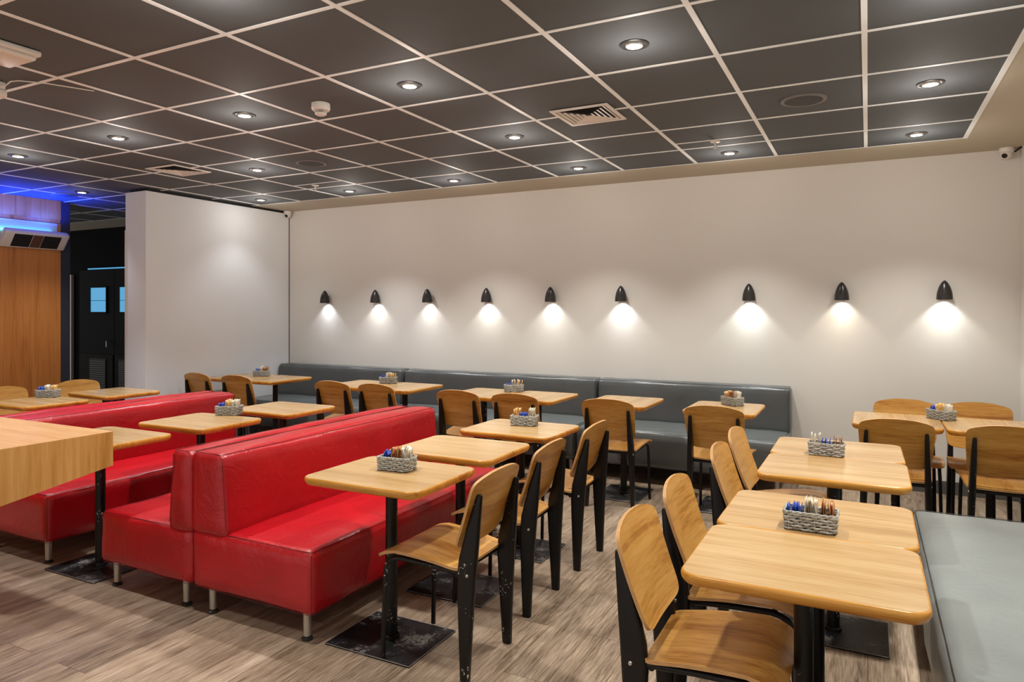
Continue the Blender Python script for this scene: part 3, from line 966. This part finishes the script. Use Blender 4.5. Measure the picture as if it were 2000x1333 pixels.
def speaker(x, y, lab):
    root = thing('ceiling_speaker', lab, 'speaker', (x, y, H_CEIL), 0, 'round ceiling speakers')
    bm = bmesh.new(); lathe(bm, [(0.125, 0.0), (0.124, -0.006), (0.112, -0.009), (0.104, -0.007)], 40)
    finish('ring', bm, M['dark_grille_rim'], root, 50)
    bm = bmesh.new(); lathe(bm, [(0.104, -0.007), (0.06, -0.008), (0.0, -0.0085)], 40)
    finish('grille', bm, M['dark_grille'], root, 50)
M['dark_grille_rim'] = plain('grey_speaker_rim', (112, 105, 100), 0.4)
speaker(-0.33, 4.335, 'round dark ceiling speaker at the right')
speaker(-4.10, 4.345, 'round dark ceiling speaker at the left, near the partition')
speaker(-7.55, 4.35, 'round ceiling speaker in blue light beside the oak wall')

root = thing('smoke_detector', 'white round smoke detector hanging from the ceiling', 'smoke detector', (-2.86, 3.11, H_CEIL))
bm = bmesh.new(); lathe(bm, [(0.046, 0.0), (0.053, -0.003), (0.054, -0.034), (0.048, -0.044), (0.034, -0.046)], 32)
finish('housing', bm, M['white_plastic'], root, 50)
bm = bmesh.new(); lathe(bm, [(0.026, -0.045), (0.026, -0.062)], 24)
for k in range(20):
    a = 2 * pi * k / 20
    box(bm, -0.0018, 0.0018, 0.026, 0.034, -0.062, -0.045, M=Matrix.Rotation(a, 4, 'Z'))
for f_ in bm.faces: f_.material_index = 1
for f_ in list(bm.faces)[:24]: f_.material_index = 0
finish('sensor_cage', bm, [M['dark_hole'], M['white_plastic']], root, 30)
bm = bmesh.new(); lathe(bm, [(0.034, -0.060), (0.033, -0.066), (0.022, -0.073), (0.0, -0.074)], 28)
finish('cap', bm, M['white_plastic'], root, 50)

def sprinkler(x, y, lab):
    root = thing('sprinkler', lab, 'sprinkler', (x, y, H_CEIL), 0, 'ceiling sprinklers')
    bm = bmesh.new(); lathe(bm, [(0.036, -0.004), (0.034, -0.009), (0.014, -0.016), (0.0, -0.016)], 24)
    finish('rosette', bm, M['white_plastic'], root, 50)
    bm = bmesh.new(); lathe(bm, [(0.009, -0.016), (0.008, -0.034), (0.004, -0.05)], 12)
    lathe(bm, [(0.0, -0.050), (0.016, -0.051), (0.016, -0.053), (0.0, -0.054)], 16)
    tube(bm, [(-0.010, 0, -0.020), (-0.012, 0, -0.036), (0, 0, -0.050), (0.012, 0, -0.036), (0.010, 0, -0.020)], 0.002, 6)
    finish('nozzle', bm, M['steel'], root, 50)
sprinkler(-0.975, 5.10, 'small ceiling sprinkler at the right, by the back row of downlights')
sprinkler(-4.78, 5.12, 'small ceiling sprinkler at the left, near the partition')

def cctv(x, y, z, lab, aim):
    root = thing('security_camera', lab, 'security camera', (x, y, z), aim, 'dome security cameras')
    bm = bmesh.new(); lathe(bm, [(0.0, 0.045), (0.046, 0.045), (0.048, 0.018), (0.040, 0.0), (0.0, 0.0)], 28)
    finish('base', bm, M['white_plastic'], root, 50)
    bm = bmesh.new()
    T = Matrix.Translation((0, -0.008, -0.002)) @ Matrix.Rotation(R(118), 4, 'X')
    lathe(bm, [(0.041 * sin(R(a)), 0.041 * cos(R(a))) for a in range(28, 181, 12)] + [(0, -0.041)], 28, M=T)
    ball = finish('eyeball', bm, M['white_plastic'], root, 60)
    bm = bmesh.new()
    lathe(bm, [(0.0205, 0.034), (0.016, 0.0365), (0.0, 0.0375)], 20, M=T)
    finish('lens', bm, M['camera_black'], root, 60)
cctv(-6.325, 6.30, 2.607, 'white dome camera in the far left corner under the ceiling', R(20))
cctv(0.925, 6.315, 2.612, 'white dome camera in the right corner under the ceiling', R(-25))
bm = bmesh.new(); tube(bm, [(0.965, 6.33, 2.64), (0.985, 6.34, 2.63), (1.0, 6.33, 2.645), (1.016, 6.30, 2.653)], 0.006, 8)
tag(finish('camera_cable', bm, M['dark_hole']), 'short dark cable running from the right corner camera', 'cable')

root = thing('emergency_light', 'white ceiling box light cut off by the left edge', 'emergency light', (-3.57, 1.60, H_CEIL - 0.006))
bm = bmesh.new(); box(bm, -0.125, 0.125, -0.45, 0.285, -0.024, 0.002, 0.008, 2)
finish('housing', bm, M['white_plastic'], root)
bm = bmesh.new(); box(bm, -0.112, 0.112, -0.435, 0.27, -0.046, -0.023, 0.012, 3)
finish('diffuser', bm, M['white_plastic'], root)
root = thing('motion_sensor', 'small white sensor with a thin wire below the ceiling, far left edge', 'sensor', (-4.10, 2.02, H_CEIL))
bm = bmesh.new(); box(bm, -0.03, 0.022, -0.03, 0.03, -0.045, -0.004, 0.006, 2)
finish('mount', bm, M['white_plastic'], root)
bm = bmesh.new(); box(bm, -0.045, 0.030, -0.035, 0.035, -0.088, -0.045, 0.010, 3)
finish('head', bm, M['white_plastic'], root)
bm = bmesh.new(); tube(bm, [(0.022, 0, -0.032), (0.05, 0.01, -0.034), (0.085, 0.02, -0.012), (0.12, 0.04, -0.007), (0.20, 0.13, -0.006), (0.30, 0.33, -0.006)], 0.0035, 8)
finish('wire', bm, M['white_plastic'], root)

# ------------------------------------------------------------------ heater on the panelled wall, blue tube behind it
root = thing('wall_heater', 'white wall heater with two dark grilles tilted down, on the oak wall', 'heater', (-8.05, 4.27, 2.205))
T = Matrix.Translation((0.10, 0, 0)) @ Matrix.Rotation(R(38), 4, 'Y')
bm = bmesh.new(); box(bm, -0.03, 0.055, -0.325, 0.325, -0.105, 0.105, 0.028, 4, T)
finish('housing', bm, M['white_plastic'], root)
for sy in (-1, 1):
    bm = bmesh.new(); box(bm, 0.050, 0.0575, min(sy * 0.055, sy * 0.235), max(sy * 0.055, sy * 0.235), -0.078, 0.078, 0.002, 1, T)
    g = finish('grille', bm, M['dark_hole'], root, 0)
    bm = bmesh.new()
    for k in range(9):
        z = -0.068 + k * 0.017
        box(bm, 0.057, 0.060, min(sy * 0.06, sy * 0.23), max(sy * 0.06, sy * 0.23), z - 0.002, z + 0.002, M=T)
    finish('bars', bm, M['dark_grille'], g, 0)
bm = bmesh.new(); box(bm, 0.052, 0.0575, -0.05, 0.05, -0.078, 0.078, M=T)
finish('centre_plate', bm, plain('brown_plate', (96, 66, 52), 0.5), root, 0)
bm = bmesh.new(); box(bm, 0.0, 0.10, -0.05, 0.05, -0.04, 0.04)
finish('bracket', bm, M['white_plastic'], root, 0)
root = thing('blue_light_tube', 'blue light tube hidden above the wall heater', 'light tube', (-8.018, 4.20, 2.288))
bm = bmesh.new(); tube(bm, [(0, -0.30, 0), (0, 0.30, 0)], 0.010, 10)
finish('tube', bm, M['blue_tube'], root)
bm = bmesh.new(); box(bm, -0.032, 0.012, -0.32, -0.30, -0.014, 0.014); box(bm, -0.032, 0.012, 0.30, 0.32, -0.014, 0.014)
finish('socket', bm, M['white_plastic'], root, 0)
for dy in (-0.2, 0.2):
    ld = bpy.data.lights.new('blue_tube_light', 'SPOT'); ld.energy = BLUE_W; ld.color = (0.010, 0.05, 1.0); ld.shadow_soft_size = 0.02; ld.spot_size = R(170); ld.spot_blend = 0.6
    lo = bpy.data.objects.new('blue_tube_light', ld); COL.objects.link(lo); lo.location = (-7.86, 4.2 + dy, 2.34); lo.rotation_euler = (pi, 0, 0)
